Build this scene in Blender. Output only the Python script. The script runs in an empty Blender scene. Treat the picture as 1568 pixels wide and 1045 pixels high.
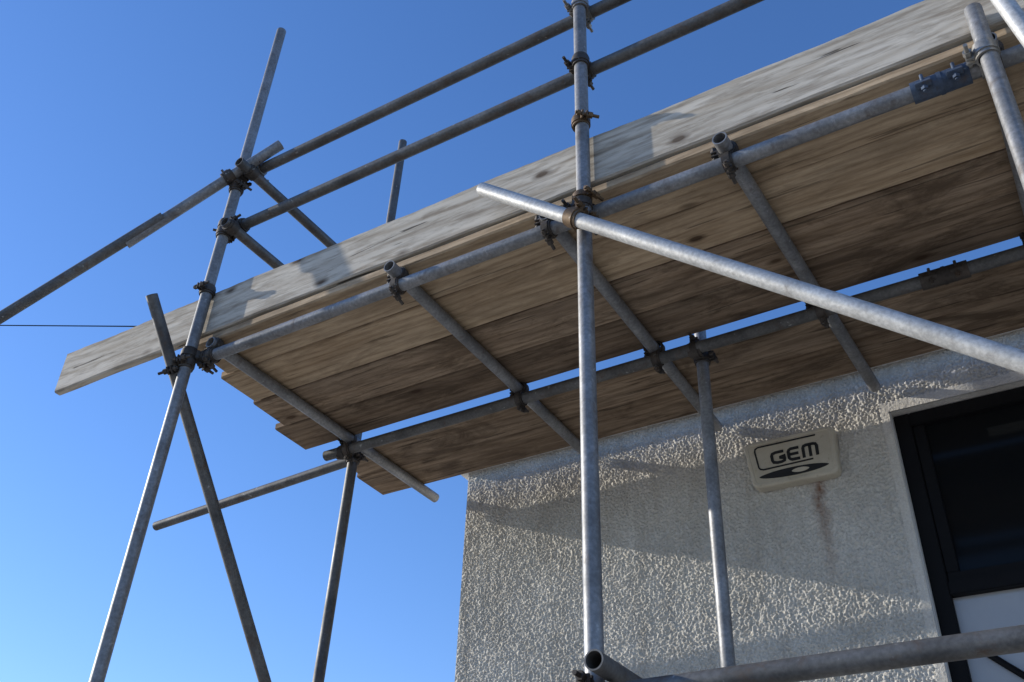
import bpy, bmesh, math, random
import numpy as np
from mathutils import Vector, Matrix
random.seed(4); rng=np.random.default_rng(7)
scn=bpy.context.scene; col=scn.collection
scn.view_settings.view_transform='Standard'
scn.view_settings.look='None'; scn.view_settings.exposure=0
GZ=-3.84          # ground level (0 = axis of the deck ledgers)
YW=1.626          # house wall face
# ------------------------------------------------------------ materials
def newmat(name):
    m=bpy.data.materials.new(name); m.use_nodes=True
    nt=m.node_tree; return m,nt,nt.nodes['Principled BSDF']
def N(nt,t,**k):
    n=nt.nodes.new(t)
    for a,v in k.items(): setattr(n,a,v)
    return n
def L(nt,a,b): nt.links.new(a,b)
def coords(nt,scale=(1,1,1),rnd=True):
    tc=N(nt,'ShaderNodeTexCoord'); mp=N(nt,'ShaderNodeMapping'); mp.inputs['Scale'].default_value=scale
    L(nt,tc.outputs['Object'],mp.inputs['Vector'])
    if rnd:
        oi=N(nt,'ShaderNodeObjectInfo'); mu=N(nt,'ShaderNodeMath',operation='MULTIPLY'); mu.inputs[1].default_value=37.0
        L(nt,oi.outputs['Random'],mu.inputs[0])
        ad=N(nt,'ShaderNodeVectorMath',operation='ADD'); L(nt,mp.outputs[0],ad.inputs[0]); L(nt,mu.outputs[0],ad.inputs[1])
        return ad.outputs[0]
    return mp.outputs[0]
def noise(nt,vec,scale=1,detail=4,rough=.55,dist=0):
    n=N(nt,'ShaderNodeTexNoise'); n.inputs['Scale'].default_value=scale; n.inputs['Detail'].default_value=detail
    n.inputs['Roughness'].default_value=rough; n.inputs['Distortion'].default_value=dist
    L(nt,vec,n.inputs['Vector']); return n.outputs['Fac']
def ramp(nt,fac,stops):
    r=N(nt,'ShaderNodeValToRGB'); e=r.color_ramp.elements
    while len(e)<len(stops): e.new(.5)
    for i,(p,c) in enumerate(stops):
        e[i].position=p; e[i].color=(c[0],c[1],c[2],1) if len(c)>=3 else (c[0],)*3+(1,)
    L(nt,fac,r.inputs['Fac']); return r.outputs['Color']
def mix(nt,fac,a,b,mode='MIX'):
    m=N(nt,'ShaderNodeMix',data_type='RGBA',blend_type=mode)
    for i,v in ((0,fac),(6,a),(7,b)):
        if hasattr(v,'is_output'): L(nt,v,m.inputs[i])
        else: m.inputs[i].default_value=v if i==0 else (v[0],v[1],v[2],1)
    return m.outputs[2]
def bump(nt,h,bs,strength=.3,dist=.01):
    b=N(nt,'ShaderNodeBump'); b.inputs['Strength'].default_value=strength; b.inputs['Distance'].default_value=dist
    L(nt,h,b.inputs['Height']); L(nt,b.outputs[0],bs.inputs['Normal'])

def tube_mat(name,c0,c1,rust=.5,metal=.45,rough=.42):
    m,nt,bs=newmat(name)
    v=coords(nt)
    a=noise(nt,v,7,6,.6)
    base=ramp(nt,a,[(.3,c0),(.7,c1)])
    fine=noise(nt,v,90,3,.6)
    base=mix(nt,.40,base,ramp(nt,fine,[(.35,(.25,.25,.25)),(.65,(1,1,1))]),'MULTIPLY')
    rn=noise(nt,v,16,8,.7,.6)
    rm=ramp(nt,rn,[(.60-.08*rust,(0,0,0)),(.70,(rust,)*3)])
    base=mix(nt,rm,base,(.080,.052,.034))
    sp=noise(nt,v,45,2,.5)
    base=mix(nt,ramp(nt,sp,[(.70,(0,0,0)),(.75,(.4,)*3)]),base,(.5,.5,.48))   # cement splashes
    L(nt,base,bs.inputs['Base Color'])
    mm=ramp(nt,rm,[(0,(metal,)*3),(1,(.05,)*3)])
    L(nt,mm,bs.inputs['Metallic'])
    L(nt,ramp(nt,a,[(.3,(rough+.12,)*3),(.7,(rough-.06,)*3)]),bs.inputs['Roughness'])
    bump(nt,rn,bs,.3,.002)
    return m
M_TUBE=tube_mat('galvanised_tube',(.17,.172,.173),(.34,.34,.34),.6,.38,.5)
M_TUBED=tube_mat('weathered_shaded_tube',(.075,.074,.072),(.18,.177,.168),.9,.32,.54)  # rustier tube, base colour also darkened to imitate shaded undersides
M_TUBEL=tube_mat('bright_tube',(.40,.40,.39),(.62,.62,.60),.35,.3,.5)
M_BLUE=tube_mat('blue_painted_sleeve',(.04,.06,.10),(.10,.14,.20),.8,.2,.55)
M_CPL=tube_mat('coupler_steel',(.035,.030,.026),(.11,.092,.075),.9,.35,.6)
M_CPLB=tube_mat('coupler_zinc',(.22,.21,.19),(.42,.4,.36),.6,.5,.4)
M_CPLR=tube_mat('coupler_rusty',(.08,.05,.028),(.22,.14,.07),.9,.4,.55)

def wood(name,dark,light,grey,weather,knot=.9,stain=.6,fineamt=.5,tone=.2,gy=34,crack=.7,fx=6.5,smudge=1,cth=.64):
    m,nt,bs=newmat(name)
    v=coords(nt,(1,1,1))
    def sc(s):
        mp=N(nt,'ShaderNodeMapping'); mp.inputs['Scale'].default_value=s; L(nt,v,mp.inputs['Vector']); return mp.outputs[0]
    vo=N(nt,'ShaderNodeTexVoronoi'); vo.inputs['Scale'].default_value=1; L(nt,sc((3.0,6.5,6.5)),vo.inputs['Vector'])
    vd=vo.outputs['Distance']
    g1=noise(nt,sc((2.0,12,12)),1,7,.62,.5)
    g2=noise(nt,sc((fx,gy*1.9,gy*1.9)),1,5,.7,.35)
    mid=[(a+b)/2 for a,b in zip(dark,light)]
    base=ramp(nt,g1,[(.32,dark),(.5,mid),(.64,light)])
    sv=N(nt,'ShaderNodeSeparateXYZ'); L(nt,v,sv.inputs[0])
    def m_(op,a,b):
        n=N(nt,'ShaderNodeMath',operation=op)
        for i,q in enumerate((a,b)):
            if hasattr(q,'is_output'): L(nt,q,n.inputs[i])
            else: n.inputs[i].default_value=q
        return n.outputs[0]
    yz=m_('ADD',sv.outputs[1],sv.outputs[2])
    wob=noise(nt,sc((1.0,4,4)),1,3,.5)
    ph=m_('ADD',m_('MULTIPLY',yz,gy*6.28*.75),m_('MULTIPLY',wob,22.0))
    ph=m_('ADD',ph,m_('MULTIPLY',m_('DIVIDE',.10,m_('ADD',vd,.07)),7.0))
    rg=m_('SINE',ph,0)
    rings=ramp(nt,m_('ADD',m_('MULTIPLY',rg,.5),.5),[(0,(.50,.43,.35)),(.3,(.90,.88,.85)),(1,(1,1,1))])
    gm=ramp(nt,g2,[(.38,(.38,.34,.30)),(.55,(1,1,1))])
    base=mix(nt,fineamt,base,rings,'MULTIPLY')
    base=mix(nt,fineamt,base,gm,'MULTIPLY')
    wn=noise(nt,sc((1.0,6,6)),1,7,.62,.5)
    base=mix(nt,ramp(nt,wn,[(.45-weather*.35,(0,0,0)),(.85-weather*.35,(min(1,weather),)*3)]),base,mix(nt,fineamt,grey,gm,'MULTIPLY'))
    st=noise(nt,sc((2.0,5.5,5.5)),1,8,.72,.8)
    base=mix(nt,ramp(nt,st,[(.50,(0,0,0)),(.62,(stain,)*3)]),base,[c*.5 for c in dark])
    sm=noise(nt,sc((14,34,34)),1,5,.75)
    base=mix(nt,ramp(nt,sm,[(.60,(0,0,0)),(.68,(.6*stain*smudge,)*3)]),base,[c*.35 for c in dark])
    thr=ramp(nt,vo.outputs['Color'],[(.40,(0,0,0)),(.45,(1,1,1))])
    kd=ramp(nt,vd,[(.06,(knot,)*3),(.085,(knot*.6,)*3),(.15,(0,0,0))])
    kd=mix(nt,1.0,kd,thr,'MULTIPLY')
    base=mix(nt,kd,base,(.06,.034,.018))
    cr=noise(nt,sc((2.2,gy*1.6,gy*1.6)),1.13,3,.5,.3)
    cm=ramp(nt,cr,[(cth,(0,0,0)),(cth+.03,(crack,)*3)])
    base=mix(nt,cm,base,(.03,.022,.015))
    oi=N(nt,'ShaderNodeObjectInfo')
    base=mix(nt,1.0,base,ramp(nt,oi.outputs['Random'],[(0,(1-tone,1-tone*1.05,1-tone*1.1)),(1,(1+tone,1+tone,1+tone*.9))]),'MULTIPLY')
    L(nt,base,bs.inputs['Base Color']); bs.inputs['Roughness'].default_value=.85
    bs.inputs['Specular IOR Level'].default_value=.2
    h=mix(nt,.6,g1,g2); h=mix(nt,.3,h,rings); h=mix(nt,cm,h,(0,0,0))
    bump(nt,h,bs,.6,.004)
    return m
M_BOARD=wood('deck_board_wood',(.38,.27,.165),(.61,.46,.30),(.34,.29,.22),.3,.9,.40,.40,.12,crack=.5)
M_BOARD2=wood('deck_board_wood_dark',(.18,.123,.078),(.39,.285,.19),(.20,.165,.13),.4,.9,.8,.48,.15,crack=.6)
M_TOE=wood('weathered_board_wood',(.46,.41,.33),(.62,.56,.46),(.56,.52,.45),.5,.85,.08,.62,.04,20,.8,fx=4.5,smudge=.5,cth=.69)

# ------------------------------------------------------------ mesh helpers
def frame(d):
    d=d.normalized(); a=Vector((0,0,1)) if abs(d.z)<.9 else Vector((1,0,0))
    u=d.cross(a).normalized(); w=d.cross(u).normalized(); return u,w
def ring(bm,c,u,w,r,seg): return [bm.verts.new(c+u*math.cos(2*math.pi*i/seg)*r+w*math.sin(2*math.pi*i/seg)*r) for i in range(seg)]
def bridge(bm,a,b,smooth=True):
    n=len(a)
    for i in range(n):
        f=bm.faces.new((a[i],a[(i+1)%n],b[(i+1)%n],b[i])); f.smooth=smooth
def add_hollow(bm,p0,p1,ro,ri,seg=28):
    p0=Vector(p0);p1=Vector(p1);u,w=frame(p1-p0)
    a=ring(bm,p0,u,w,ro,seg);b=ring(bm,p1,u,w,ro,seg);a2=ring(bm,p0,u,w,ri,seg);b2=ring(bm,p1,u,w,ri,seg)
    bridge(bm,b,a);bridge(bm,a2,b2)
    a3=ring(bm,p0,u,w,ro,seg);a4=ring(bm,p0,u,w,ri,seg);bridge(bm,a3,a4,False)
    b3=ring(bm,p1,u,w,ro,seg);b4=ring(bm,p1,u,w,ri,seg);bridge(bm,b4,b3,False)
def add_solid(bm,p0,p1,r,seg=12):
    p0=Vector(p0);p1=Vector(p1);u,w=frame(p1-p0)
    a=ring(bm,p0,u,w,r,seg);b=ring(bm,p1,u,w,r,seg);bridge(bm,b,a,seg>8)
    bm.faces.new(ring(bm,p0,u,w,r,seg));bm.faces.new(ring(bm,p1,u,w,r,seg))
def add_box(bm,c,ex,ey,ez,bev=0):
    c=Vector(c);ex,ey,ez=Vector(ex),Vector(ey),Vector(ez)
    vs=[bm.verts.new(c+ex*i+ey*j+ez*k) for i in(-1,1) for j in(-1,1) for k in(-1,1)]
    fs=[bm.faces.new([vs[i] for i in q]) for q in((0,1,3,2),(4,6,7,5),(0,4,5,1),(2,3,7,6),(0,2,6,4),(1,5,7,3))]
    if bev:
        es=list({e for f in fs for e in f.edges})
        bmesh.ops.bevel(bm,geom=es,offset=bev,segments=2,affect='EDGES')
def finish(bm,name,mat,parent=None):
    bmesh.ops.recalc_face_normals(bm,faces=bm.faces)
    me=bpy.data.meshes.new(name);bm.to_mesh(me);bm.free()
    ob=bpy.data.objects.new(name,me);col.objects.link(ob)
    if mat: me.materials.append(mat)
    if parent: ob.parent=parent
    return ob
def empty(name,loc=(0,0,0)):
    e=bpy.data.objects.new(name,None);e.empty_display_size=.2;col.objects.link(e);return e
R0=.02415
SC=empty('scaffolding')
def tube(name,p0,p1,mat=M_TUBE):
    bm=bmesh.new();add_hollow(bm,p0,p1,R0,.0202)
    me=bpy.data.meshes.new(name)
    bm.to_mesh(me);bm.free();ob=bpy.data.objects.new(name,me);col.objects.link(ob);me.materials.append(mat);ob.parent=SC
    return ob
def clamp(bm,c,d,side,width=.05):
    """one half of a coupler: a split band round a tube with lugs, bolt and nut"""
    c=Vector(c);d=Vector(d).normalized();side=Vector(side);side=(side-d*side.dot(d)).normalized();t=d.cross(side)
    add_hollow(bm,c-d*width/2,c+d*width/2,.0308,.0247,20)
    add_hollow(bm,c-d*width*.28,c+d*width*.28,.0340,.0296,20)
    for s in(-1,1):
        add_box(bm,c+side*.038+t*.008*s,side*.014,t*.0035,d*width*.34,.0015)
    b=c+side*.044
    add_solid(bm,b-t*.034,b+t*.052,.006,10)
    add_solid(bm,b+t*.012,b+t*.028,.0120,6)
    add_solid(bm,b-t*.028,b-t*.016,.0105,6)
def coupler(name,A,dA,B,dB,mat=M_CPL,sideA=None,sideB=None,width=.05):
    bm=bmesh.new();A=Vector(A);B=Vector(B);dA=Vector(dA).normalized();dB=Vector(dB).normalized();n=(B-A).normalized()
    clamp(bm,A,dA,sideA if sideA else dA.cross(n),width);clamp(bm,B,dB,sideB if sideB else dB.cross(n)*-1,width)
    m=(A+B)/2; add_box(bm,m,dA*.02,dA.cross(n).normalized()*.02,n*.008,.002)
    return finish(bm,name,mat,SC)
def band(name,c,d,side,mat,width=.045):
    bm=bmesh.new();clamp(bm,c,d,side,width);return finish(bm,name,mat,SC)
def lerp(a,b,t): return tuple(x+(y-x)*t for x,y in zip(a,b))
# ------------------------------------------------------------ standards
def vert(x0,z0,x1,z1,y,zt,zb=GZ+.01):
    f=lambda z:x0+(x1-x0)*(z-z0)/(z1-z0)
    return (f(zb),y,zb),(f(zt),y,zt)
tube('standard',*vert(-.015,-1.5,.026,2.078,0,2.078))
tube('standard',*vert(1.821,-1.536,1.796,1.084,0,2.4))
tube('standard',*vert(3.031,-.401,3.043,.182,0,.182))
tube('standard',*vert(.038,-1.043,.079,2.146,1.0,2.146),mat=M_TUBED)
tube('standard',*vert(1.798,-1.251,1.810,.126,1.0,.15))
tube('standard_extension',(3.00,-.05,.95),(3.23,-.05,-.75),M_TUBEL)
tube('standard',(4.2,0,GZ+.01),(4.2,0,2.1)); tube('standard',(4.2,1,GZ+.01),(4.2,1,.15))
bm=bmesh.new()
for x,y in((-.04,0),(1.84,0),(2.96,0),(.0,1),(1.78,1),(4.2,0),(4.2,1)):
    add_box(bm,(x,y,GZ+.008),(.075,0,0),(0,.075,0),(0,0,.004)); add_solid(bm,(x,y,GZ+.01),(x,y,GZ+.12),.018)
finish(bm,'base_plates',M_CPL,SC)
# ------------------------------------------------------------ ledgers
tube('front_ledger',(.035,.05,0),(2.90,.05,0)); tube('front_ledger_extension',(2.90,.05,.001),(4.8,.05,.001))
tube('back_ledger',(-.05,.921,0),(2.76,.921,0),M_TUBED); tube('back_ledger_extension',(2.76,.921,.001),(4.8,.921,.001),M_TUBED)
tube('end_ledger',(-1.33,1.05,-.035),(.02,1.05,.03),M_TUBED)
tube('lower_ledger',(-.4,-.05,-1.592),(4.8,-.05,-1.577),M_TUBED)
tube('lower_back_ledger',(-.4,.95,-1.59),(4.8,.95,-1.59),M_TUBED)
tube('lower_transom',(1.885,-.13,-1.53),(1.885,1.5,-1.53),M_TUBED)
# ------------------------------------------------------------ transoms
tube('transom',(.084,.02,.049),(.105,1.60,.049))
tube('transom',(1.018,-.015,.049),(1.010,1.60,.049))
tube('transom',(1.648,.02,.049),(1.640,1.60,.049))
tube('transom',(2.282,-.015,.049),(2.335,1.598,.049))
tube('transom',(3.05,.0,.049),(3.05,1.60,.049)); tube('transom',(4.0,.0,.049),(4.0,1.60,.049))
# ------------------------------------------------------------ guard rails
tube('guard_rail',(.06,.05,1.065),(4.6,.05,1.07),M_TUBED); tube('guard_rail',(.03,.05,.722),(4.6,.05,.727),M_TUBED)
tube('end_guard_rail',(.085,-.08,1.00),(.085,1.15,1.00),M_TUBED); tube('end_guard_rail',(.06,-.05,.665),(.06,1.15,.665),M_TUBED)
# ------------------------------------------------------------ braces
A=Vector((-.798,-.390,.217));B=Vector((.202,.033,1.154));dG=(B-A).normalized()
tube('raker',tuple(A-dG*4.2),tuple(lerp(A,B,.56)),M_TUBED)
off=Vector((.0,.012,-.006))
tube('raker_extension',tuple(A+(B-A)*.42+off),tuple(B),M_TUBE)
tube('end_brace',(-.05,-.212,.182),(-.05,1.72,-2.27*1.0),M_TUBED)
tube('facade_brace',(1.438,-.06,.196),(2.889+.9,-.06,-1.010-.9*.831),M_TUBEL)
# ------------------------------------------------------------ couplers
Z=(0,0,1);X=(1,0,0);Y=(0,1,0)
coupler('ledger_coupler',(0,0,0),Z,(.045,.05,0),X); coupler('ledger_coupler',(1.80,0,-.0),Z,(1.80,.05,0),X)
coupler('brace_coupler',(-.0,0,-.045),Z,(-.05,-.01,-.06),(0,.85,-1),M_CPL)
coupler('brace_coupler',(1.803,0,-.075),Z,(1.803,-.06,-.105),(.82,0,-.6),M_CPLR,sideB=(0,0,1))
coupler('ledger_coupler',(3.035,0,.0),Z,(3.035,.05,.0),X,M_CPLB)
coupler('rail_coupler',(1.799,0,1.067),Z,(1.799,.05,1.067),X,M_CPLB); coupler('rail_coupler',(1.799,0,.724),Z,(1.799,.05,.724),X,M_CPL)
coupler('rail_coupler',(.013,0,1.035),Z,(.07,.05,1.065),X,M_CPLB); coupler('rail_coupler',(.008,0,.70),Z,(.05,.05,.722),X,M_CPL)
coupler('rail_coupler',(.013,0,.985),Z,(.085,.0,1.0),Y,M_CPL); coupler('rail_coupler',(.01,0,.655),Z,(.06,-.01,.665),Y,M_CPL)
coupler('raker_coupler',(.012,0,.93),Z,(.0,-.05,.967),dG,M_CPL)
band('toe_board_clip',(.005,0,.33),Z,(0,-1,0),M_CPL); band('toe_board_clip',(1.798,0,.395),Z,(1,-1,0),M_CPLR)
band('toe_board_clip',(1.800,0,.03),Z,(1,-.3,0),M_CPLR,.03)
for x in(.085,1.018,1.648,2.285,3.05): 
    coupler('putlog_coupler',(x,.05,0),X,(x,.050,.049),Y,M_CPL,sideA=(0,-.3,-1),width=.034)
    coupler('putlog_coupler',(x+.003+.02*(x==2.285),.921,0),X,(x+.003+.02*(x==2.285),.921,.049),Y,M_CPL,sideA=(0,.3,-1),width=.034)
coupler('ledger_coupler',(.052,1.0,.0),Z,(.05,.93,0),X); coupler('ledger_coupler',(1.809,1.0,.0),Z,(1.809,.93,0),X)
coupler('ledger_coupler',(1.821,0,-1.585),Z,(1.821,-.05,-1.585),X)
def sleeve(name,x0,x1,y,z,mat):
    bm=bmesh.new();add_hollow(bm,(x0,y,z),(x1,y,z),.0315,.0245,24);xm=(x0+x1)/2
    for s in(-1,1):
        xx=xm+s*(x1-x0)*.27
        add_box(bm,(xx,y-.034,z-.012),(.022,0,0),(0,.008,-.004),(0,.004,.009),.002)
        add_solid(bm,(xx,y-.035,z-.045),(xx,y-.035,z+.022),.0055,10);add_solid(bm,(xx,y-.035,z-.040),(xx,y-.035,z-.030),.0105,6)
    add_hollow(bm,(xm-.006,y,z),(xm+.006,y,z),.0335,.03,24)
    finish(bm,name,mat,SC)
sleeve('sleeve_coupler',2.83,2.985,.05,0,M_BLUE); sleeve('sleeve_coupler',2.66,2.82,.921,0,M_CPL)
# ------------------------------------------------------------ boards
def board(name,x0,x1,y0,y1,z0,z1,mat,warp=.002,seed=0,vertical=False):
    r=random.Random(seed);n=90;bm=bmesh.new();rings=[];ph=[r.uniform(0,6) for _ in range(6)]
    b=.006
    for i in range(n+1):
        t=i/n;x=x0+(x1-x0)*t
        w=warp*(math.sin(x*1.3+ph[0])+.5*math.sin(x*3.1+ph[1])); e0=.0013*(math.sin(x*5+ph[2])+math.sin(x*13+ph[3]));e1=.0013*(math.sin(x*4+ph[4])+math.sin(x*11+ph[5]))
        k=r.uniform(-.0014,.0014)
        if vertical:
            e1=e1*1.5+k
            q=[(y0+w+b,z0+e0),(y1+w-b,z0+e0),(y1+w,z0+b+e0),(y1+w,z1-b+e1),(y1+w-b,z1+e1),(y0+w+b,z1+e1),(y0+w,z1-b+e1),(y0+w,z0+b+e0)]
        else:
            a0=abs(e0)*.7;a1=abs(e1)*.7
            q=[(y0+b+a0,z0+w),(y1-b-a1,z0+w),(y1-a1,z0+b+w),(y1-a1,z1-b+w),(y1-b-a1,z1+w),(y0+b+a0,z1+w),(y0+a0,z1-b+w),(y0+a0,z0+b+w)]
        rings.append([bm.verts.new((x+ (r.uniform(-.003,.003) if i in(0,n) else 0),a,c)) for a,c in q])
    for i in range(n): bridge(bm,rings[i],rings[i+1],False)
    bm.faces.new(rings[0]);bm.faces.new(rings[-1])
    return finish(bm,name,mat,SC)
yf=.037
ends=[-.05,-.107,-.13,-.20]
for k in range(4):
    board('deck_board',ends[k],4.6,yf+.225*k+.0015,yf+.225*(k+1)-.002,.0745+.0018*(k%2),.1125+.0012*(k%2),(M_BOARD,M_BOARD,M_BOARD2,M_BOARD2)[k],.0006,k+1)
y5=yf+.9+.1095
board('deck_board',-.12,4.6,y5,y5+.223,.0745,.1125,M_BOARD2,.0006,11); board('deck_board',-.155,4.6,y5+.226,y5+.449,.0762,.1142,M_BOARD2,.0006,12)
board('toe_board',-.935,1.80,.029,.067,.120,.338,M_TOE,.0008,21,True)
board('toe_board',1.802,4.7,.030,.068,.121,.341,M_TOE,.0008,22,True)
# ------------------------------------------------------------ house
HO=empty('rendered_house')
m,nt,bs=newmat('roughcast_render');M_WALL=m
v=coords(nt,rnd=False)
def mth(op,a,b=None,c=None):
    n=N(nt,'ShaderNodeMath',operation=op)
    for i,q in enumerate((a,b,c)):
        if q is None: continue
        if hasattr(q,'is_output'): L(nt,q,n.inputs[i])
        else: n.inputs[i].default_value=q
    return n.outputs[0]
a=noise(nt,v,3.5,6,.6);base=ramp(nt,a,[(.3,(.58,.55,.485)),(.7,(.73,.70,.63))])
sp=noise(nt,v,150,3,.6);base=mix(nt,.45,base,ramp(nt,sp,[(.3,(.62,.6,.57)),(.6,(1,1,1))]),'MULTIPLY')
mp=N(nt,'ShaderNodeMapping');mp.inputs['Scale'].default_value=(11,1,1.3);L(nt,v,mp.inputs['Vector'])
dk=noise(nt,mp.outputs[0],1,6,.65);base=mix(nt,ramp(nt,dk,[(.48,(0,0,0)),(.72,(.4,)*3)]),base,(.35,.31,.25))
# rust run below the alarm box (world x about 2.02, z -0.3 .. -0.75)
sx=N(nt,'ShaderNodeSeparateXYZ');tc=N(nt,'ShaderNodeTexCoord');L(nt,tc.outputs['Object'],sx.inputs[0])
wob=mth('MULTIPLY',mth('SUBTRACT',noise(nt,v,9,3),.5),.07)
dx=mth('ABSOLUTE',mth('ADD',mth('SUBTRACT',sx.outputs[0],2.035),wob))
mx=mth('SUBTRACT',1,mth('MULTIPLY',dx,26));mx.node.use_clamp=True
mz=mth('MULTIPLY',mth('ADD',sx.outputs[2],.80),2.2);mz.node.use_clamp=True
mz2=mth('LESS_THAN',sx.outputs[2],-.29)
rf=mth('MULTIPLY',mth('MULTIPLY',mth('MULTIPLY',mx,mz),mz2),mth('MULTIPLY',noise(nt,v,40,4),1.5))
base=mix(nt,rf,base,(.20,.085,.035))
L(nt,base,bs.inputs['Base Color']);bs.inputs['Roughness'].default_value=.9;bs.inputs['Specular IOR Level'].default_value=.2
bump(nt,noise(nt,v,180,4,.65),bs,.9,.004)
# displaced roughcast sheet
XL,XR,ZB,ZT=.285,3.2,-1.5,.16;st=.0037
nx=int((XR-XL)/st)+1;nz=int((ZT-ZB)/st)+1
def band_noise(nx,nz,lo,hi):
    g=rng.standard_normal((nz,nx));F=np.fft.rfft2(g);ky=np.fft.fftfreq(nz,st)[:,None];kx=np.fft.rfftfreq(nx,st)[None,:]
    k=np.sqrt(kx*kx+ky*ky);F*=np.exp(-(k/hi)**2)*(1-np.exp(-(k/lo)**2));h=np.fft.irfft2(F,(nz,nx));return h/h.std()
h=band_noise(nx,nz,54,76);h2=band_noise(nx,nz,85,125);h3=band_noise(nx,nz,1,4);h4=band_noise(nx,nz,12,26)
hh=np.tanh(h*.9+h4*.4)*.0042+h2*.0015+h3*.0010
xs=np.linspace(XL,XR,nx);zs=np.linspace(ZB,ZT,nz);XX,ZZ=np.meshgrid(xs,zs)
WX,WZ=2.362,-.066
edge=np.minimum(1,np.minimum((XX-XL)/.012,1))
near=(ZZ<WZ+.045)&(XX>WX-.035);hh=np.where(near,hh*.15+.002,hh)
V=np.stack([XX,YW-hh*edge,ZZ],-1).reshape(-1,3)
idx=np.arange(nx*nz).reshape(nz,nx)
q=np.stack([idx[:-1,:-1],idx[:-1,1:],idx[1:,1:],idx[1:,:-1]],-1)
cx=(XX[:-1,:-1]+XX[1:,1:])/2;cz=(ZZ[:-1,:-1]+ZZ[1:,1:])/2
q=q[~((cx>WX)&(cz<WZ))]
me=bpy.data.meshes.new('front_wall');me.from_pydata(V.tolist(),[],q.tolist());me.materials.append(M_WALL)
me.polygons.foreach_set('use_smooth',[True]*len(me.polygons))
ob=bpy.data.objects.new('front_wall',me);col.objects.link(ob);ob.parent=HO
def hbox(name,x0,x1,y0,y1,z0,z1,mat,bev=0):
    bm=bmesh.new();add_box(bm,((x0+x1)/2,(y0+y1)/2,(z0+z1)/2),((x1-x0)/2,0,0),(0,(y1-y0)/2,0),(0,0,(z1-z0)/2),bev);return finish(bm,name,mat,HO)
XE=4.1
hbox('wall_left',XL+.001,WX-.002,YW+.012,9,GZ,.158,M_WALL); hbox('wall_lower_face',XL,WX-.001,YW,YW+.01,GZ,ZB,M_WALL)
hbox('wall_head',WX,XE,YW+.012,9,WZ+.002,.157,M_WALL)
hbox('wall_right',XE,9,YW,9,GZ,.157,M_WALL); hbox('wall_sill',WX,XE,YW,9,GZ,-2.2,M_WALL)
hbox('wall_head_right',XR,XE,YW,YW+.01,WZ,.157,M_WALL)
def plain(name,c,r=.6,metal=0,spec=.4,nz_=0.12):
    m,nt,bs=newmat(name);v=coords(nt);a=noise(nt,v,6,5,.6)
    L(nt,ramp(nt,a,[(.3,[x*(1-nz_) for x in c]),(.7,[x*(1+nz_) for x in c])]),bs.inputs['Base Color'])
    bs.inputs['Roughness'].default_value=r;bs.inputs['Metallic'].default_value=metal;bs.inputs['Specular IOR Level'].default_value=spec;return m
M_TRIM=plain('painted_trim',(.60,.59,.55),.6);M_BLK=plain('black_frame',(.008,.008,.009),.6,0,.12);M_COP=plain('coping_stone',(.70,.69,.66),.8,nz_=.15)
M_ROOF=plain('roof_felt',(.06,.06,.06),.9);M_WIRE=plain('wire_insulation',(.01,.01,.01),1,0,0)
hbox('coping',XL-.05,9,YW-.066,9.06,.16,.195,M_COP,.004); hbox('reveal',WX-.001,WX+.006,YW+.004,YW+.10,-2.2,WZ,M_TRIM)
hbox('roof_covering',XL,9,YW+.05,9,.197,.205,M_ROOF)
yg=YW+.045
hbox('frame_left',WX+.006,WX+.068,yg,yg+.06,-2.2,WZ,M_BLK,.004); hbox('frame_top',WX+.068,XE,yg,yg+.06,WZ-.06,WZ,M_BLK,.004)
hbox('frame_transom',WX+.068,XE,yg-.005,yg+.06,-.845,-.79,M_BLK,.004); hbox('frame_mullion',3.3,3.36,yg,yg+.06,-2.2,WZ,M_BLK,.004)
hbox('opening_sash',WX+.07,3.29,yg+.01,yg+.045,-.79,-.755,M_BLK,.003);hbox('opening_sash_side',WX+.07,WX+.115,yg+.01,yg+.045,-.755,WZ-.06,M_BLK,.003)
m,nt,bs=newmat('window_glass');bs.inputs['Base Color'].default_value=(.008,.009,.01,1);bs.inputs['Roughness'].default_value=.08;bs.inputs['Specular IOR Level'].default_value=.12
bump(nt,noise(nt,coords(nt),2,2),bs,.05,.02);M_GL=m
M_GL2=plain('glass_painted_reflection',(.36,.37,.38),.15,0,.5,.06)  # pale sky reflection painted into the lower pane's base colour
hbox('glass_upper',WX+.068,XE,yg+.03,yg+.036,-.79,WZ-.06,M_GL); hbox('glass_lower',WX+.068,XE,yg+.03,yg+.036,-2.2,-.845,M_GL2)
bm=bmesh.new();pp=[Vector((2.47+.5*t,yg+.02,-1.03-.32*math.sin(t*1.5))) for t in[i/12 for i in range(13)]]
for a_,b_ in zip(pp,pp[1:]): add_solid(bm,a_,b_,.012,8)
finish(bm,'window_arc',M_BLK,HO)  # dark curved strip across the lower pane
# ------------------------------------------------------------ alarm box
AB=empty('burglar_alarm_box')
m,nt,bs=newmat('cream_plastic');v=coords(nt);a=noise(nt,v,9,5,.6)
b_=ramp(nt,a,[(.3,(.45,.40,.30)),(.7,(.56,.51,.40))]);b_=mix(nt,ramp(nt,noise(nt,v,60,4),[(.6,(0,0,0)),(.75,(.4,)*3)]),b_,(.2,.15,.09))
L(nt,b_,bs.inputs['Base Color']);bs.inputs['Roughness'].default_value=.5;M_CR=m
TL,TR,BR,BL=[Vector(p) for p in((1.752,0,-.084),(2.144,0,-.088),(2.136,0,-.311),(1.778,0,-.303))]
def rounded(r,inset,y):
    pts=[];c=[TL,TR,BR,BL]
    for i in range(4):
        p=c[i];d0=(c[i-1]-p).normalized();d1=(c[(i+1)%4]-p).normalized();k=p+(d0+d1)*(r+inset)
        for j in range(7):
            t=j/6*math.pi/2; pts.append(Vector((0,y,0))+k+(-d1*math.cos(t)*r-d0*math.sin(t)*r))
    return pts
bm=bmesh.new();rs=[]
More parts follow.
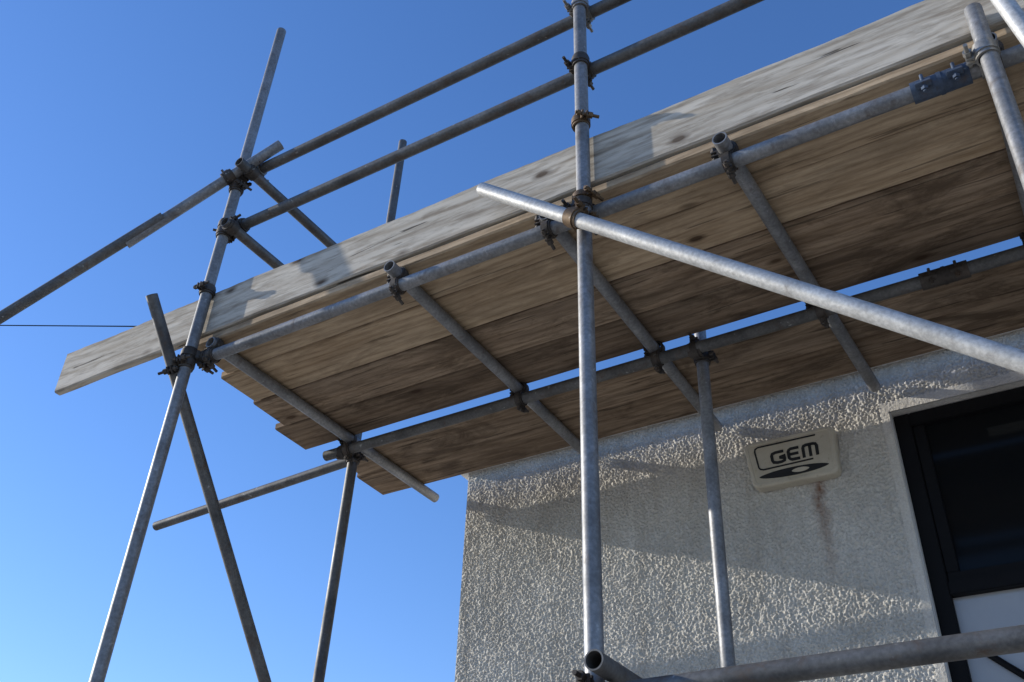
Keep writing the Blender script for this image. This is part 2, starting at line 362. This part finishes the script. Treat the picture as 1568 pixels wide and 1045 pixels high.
for r,i,y in((.03,0,YW-.001),(.03,0,1.590),(.028,.002,1.580),(.026,.007,1.5755),(.02,.016,1.5752),(.02,.019,1.5775)):
    rs.append([bm.verts.new(p) for p in rounded(r,i,y)])
for a_,b2 in zip(rs,rs[1:]): bridge(bm,a_,b2,False)
bm.faces.new(rs[-1]);finish(bm,'cover',M_CR,AB)
def uv(u,v_,y=1.5765):
    t=TL.lerp(TR,u);b=BL.lerp(BR,u);p=t.lerp(b,v_);p.y=y;return p
M_INK=plain('black_print',(.015,.015,.015),.5)
def stroke(bm,pts,w,y0=1.5772,y1=1.5750):
    P=[uv(*p) for p in pts];n=len(P);Lf=[];Rt=[]
    for i in range(n):
        a=P[max(i-1,0)];b=P[min(i+1,n-1)];d=(b-a);d.y=0;d.normalize();nn=Vector((-d.z,0,d.x))
        if 0<i<n-1:
            d1=(P[i]-P[i-1]).normalized();k=max(.5,abs(d1.dot(d)));ww=w/k
        else: ww=w
        Lf.append(P[i]+nn*ww/2);Rt.append(P[i]-nn*ww/2)
    def vv(p,y): return bm.verts.new((p.x,y,p.z))
    f=[(vv(a,y1),vv(b,y1),vv(a,y0),vv(b,y0)) for a,b in zip(Lf,Rt)]
    for p,q in zip(f,f[1:]):
        bm.faces.new((p[0],p[1],q[1],q[0]));bm.faces.new((p[0],q[0],q[2],p[2]));bm.faces.new((p[1],p[3],q[3],q[1]))
    bm.faces.new((f[0][0],f[0][2],f[0][3],f[0][1]));bm.faces.new((f[-1][0],f[-1][1],f[-1][3],f[-1][2]))
bm=bmesh.new()
stroke(bm,[(.80,.14),(.16,.14),(.125,.17),(.115,.22),(.12,.58),(.135,.62),(.17,.64),(.74,.62)],.0065)
T=.0125
stroke(bm,[(.43,.33),(.34,.33),(.30,.35),(.29,.39),(.29,.49),(.30,.53),(.34,.55),(.39,.55),(.425,.53),(.43,.49),(.43,.45),(.37,.45)],T)
stroke(bm,[(.60,.32),(.51,.32),(.49,.34),(.48,.37),(.48,.51),(.49,.53),(.51,.55),(.60,.55)],T);stroke(bm,[(.49,.435),(.59,.435)],T)
stroke(bm,[(.645,.565),(.645,.36),(.655,.325),(.68,.31),(.76,.31),(.785,.325),(.795,.36),(.795,.56)],T);stroke(bm,[(.72,.32),(.72,.56)],T)
finish(bm,'lettering',M_INK,AB)
def ell(name,cu,cv,ru,rv,y,mat):
    bm=bmesh.new();a=[];b=[]
    for i in range(40):
        t=2*math.pi*i/40;s=math.copysign(abs(math.sin(t))**1.3,math.sin(t));p=uv(cu+ru*math.cos(t),cv+rv*s,y);a.append(bm.verts.new(p));b.append(bm.verts.new((p.x,1.5774,p.z)))
    bm.faces.new(a);bridge(bm,a,b,False);finish(bm,name,mat,AB)
ell('emblem',.50,.79,.40,.085,1.5752,M_INK);ell('emblem_centre',.58,.79,.10,.045,1.5744,M_CR)
# ------------------------------------------------------------ overhead wire
bm=bmesh.new();add_solid(bm,(-19.5,6,11.0),(-5.0,6,5.80),.011,8)
WI=finish(bm,'overhead_wire',M_WIRE)
# ------------------------------------------------------------ ground
m,nt,bs=newmat('concrete_paving');v=coords(nt,rnd=False)
b_=ramp(nt,noise(nt,v,1.2,8,.65),[(.3,(.34,.31,.26)),(.7,(.45,.41,.35))])
br=N(nt,'ShaderNodeTexBrick');br.inputs['Scale'].default_value=1;br.inputs['Brick Width'].default_value=.6;br.inputs['Row Height'].default_value=.45;br.inputs['Mortar Size'].default_value=.008
br.inputs['Color1'].default_value=(1,1,1,1);br.inputs['Color2'].default_value=(.85,.85,.85,1);br.inputs['Mortar'].default_value=(.3,.3,.28,1);L(nt,v,br.inputs['Vector'])
L(nt,mix(nt,1.0,b_,br.outputs['Color'],'MULTIPLY'),bs.inputs['Base Color']);bs.inputs['Roughness'].default_value=.9
bm=bmesh.new();bm.faces.new([bm.verts.new(p) for p in((-600,-600,GZ),(600,-600,GZ),(600,600,GZ),(-600,600,GZ))]);finish(bm,'ground',m)
# ------------------------------------------------------------ light
Ld=Vector((1,.23,-.385)).normalized();el=math.asin(-Ld.z);az=math.atan2(-Ld.x,-Ld.y)
w=bpy.data.worlds.new('World');scn.world=w;w.use_nodes=True;nt=w.node_tree;bg=nt.nodes['Background']
sk=nt.nodes.new('ShaderNodeTexSky');sk.sky_type='NISHITA';sk.sun_disc=False;sk.sun_elevation=el;sk.sun_rotation=az%(2*math.pi)
sk.air_density=1.1;sk.dust_density=.1;sk.ozone_density=3.8
tn=mix(nt,1.0,sk.outputs[0],(1.06,.98,1.10),'MULTIPLY')
hs=nt.nodes.new('ShaderNodeHueSaturation');hs.inputs['Saturation'].default_value=1.14;hs.inputs['Value'].default_value=1.34
nt.links.new(tn,hs.inputs['Color']);nt.links.new(hs.outputs[0],bg.inputs[0]);bg.inputs[1].default_value=.15
sd=bpy.data.lights.new('sun','SUN');sd.energy=5.0;sd.angle=math.radians(.5);sd.color=(1,.945,.85)
so=bpy.data.objects.new('sun',sd);col.objects.link(so);so.rotation_euler=Ld.to_track_quat('-Z','Y').to_euler();so.location=(-5,-3,5)
# ------------------------------------------------------------ camera
y,p,r=[math.radians(a) for a in(32.4903,35.6621,2.4375)]
fh=Vector((-math.sin(y),math.cos(y),0));rt=Vector((math.cos(y),math.sin(y),0));up=Vector((0,0,1))
F=fh*math.cos(p)+up*math.sin(p);U=-fh*math.sin(p)+up*math.cos(p)
r2=rt*math.cos(r)+U*math.sin(r);u2=-rt*math.sin(r)+U*math.cos(r)
cam=bpy.data.cameras.new('camera');cam.sensor_width=36;cam.lens=1504.7067/1568*36;cam.clip_end=3000;cam.clip_start=.05
co=bpy.data.objects.new('camera',cam);col.objects.link(co);scn.camera=co
co.matrix_world=Matrix(((r2.x,u2.x,-F.x,2.8809),(r2.y,u2.y,-F.y,-2.0883),(r2.z,u2.z,-F.z,-2.2359),(0,0,0,1)))
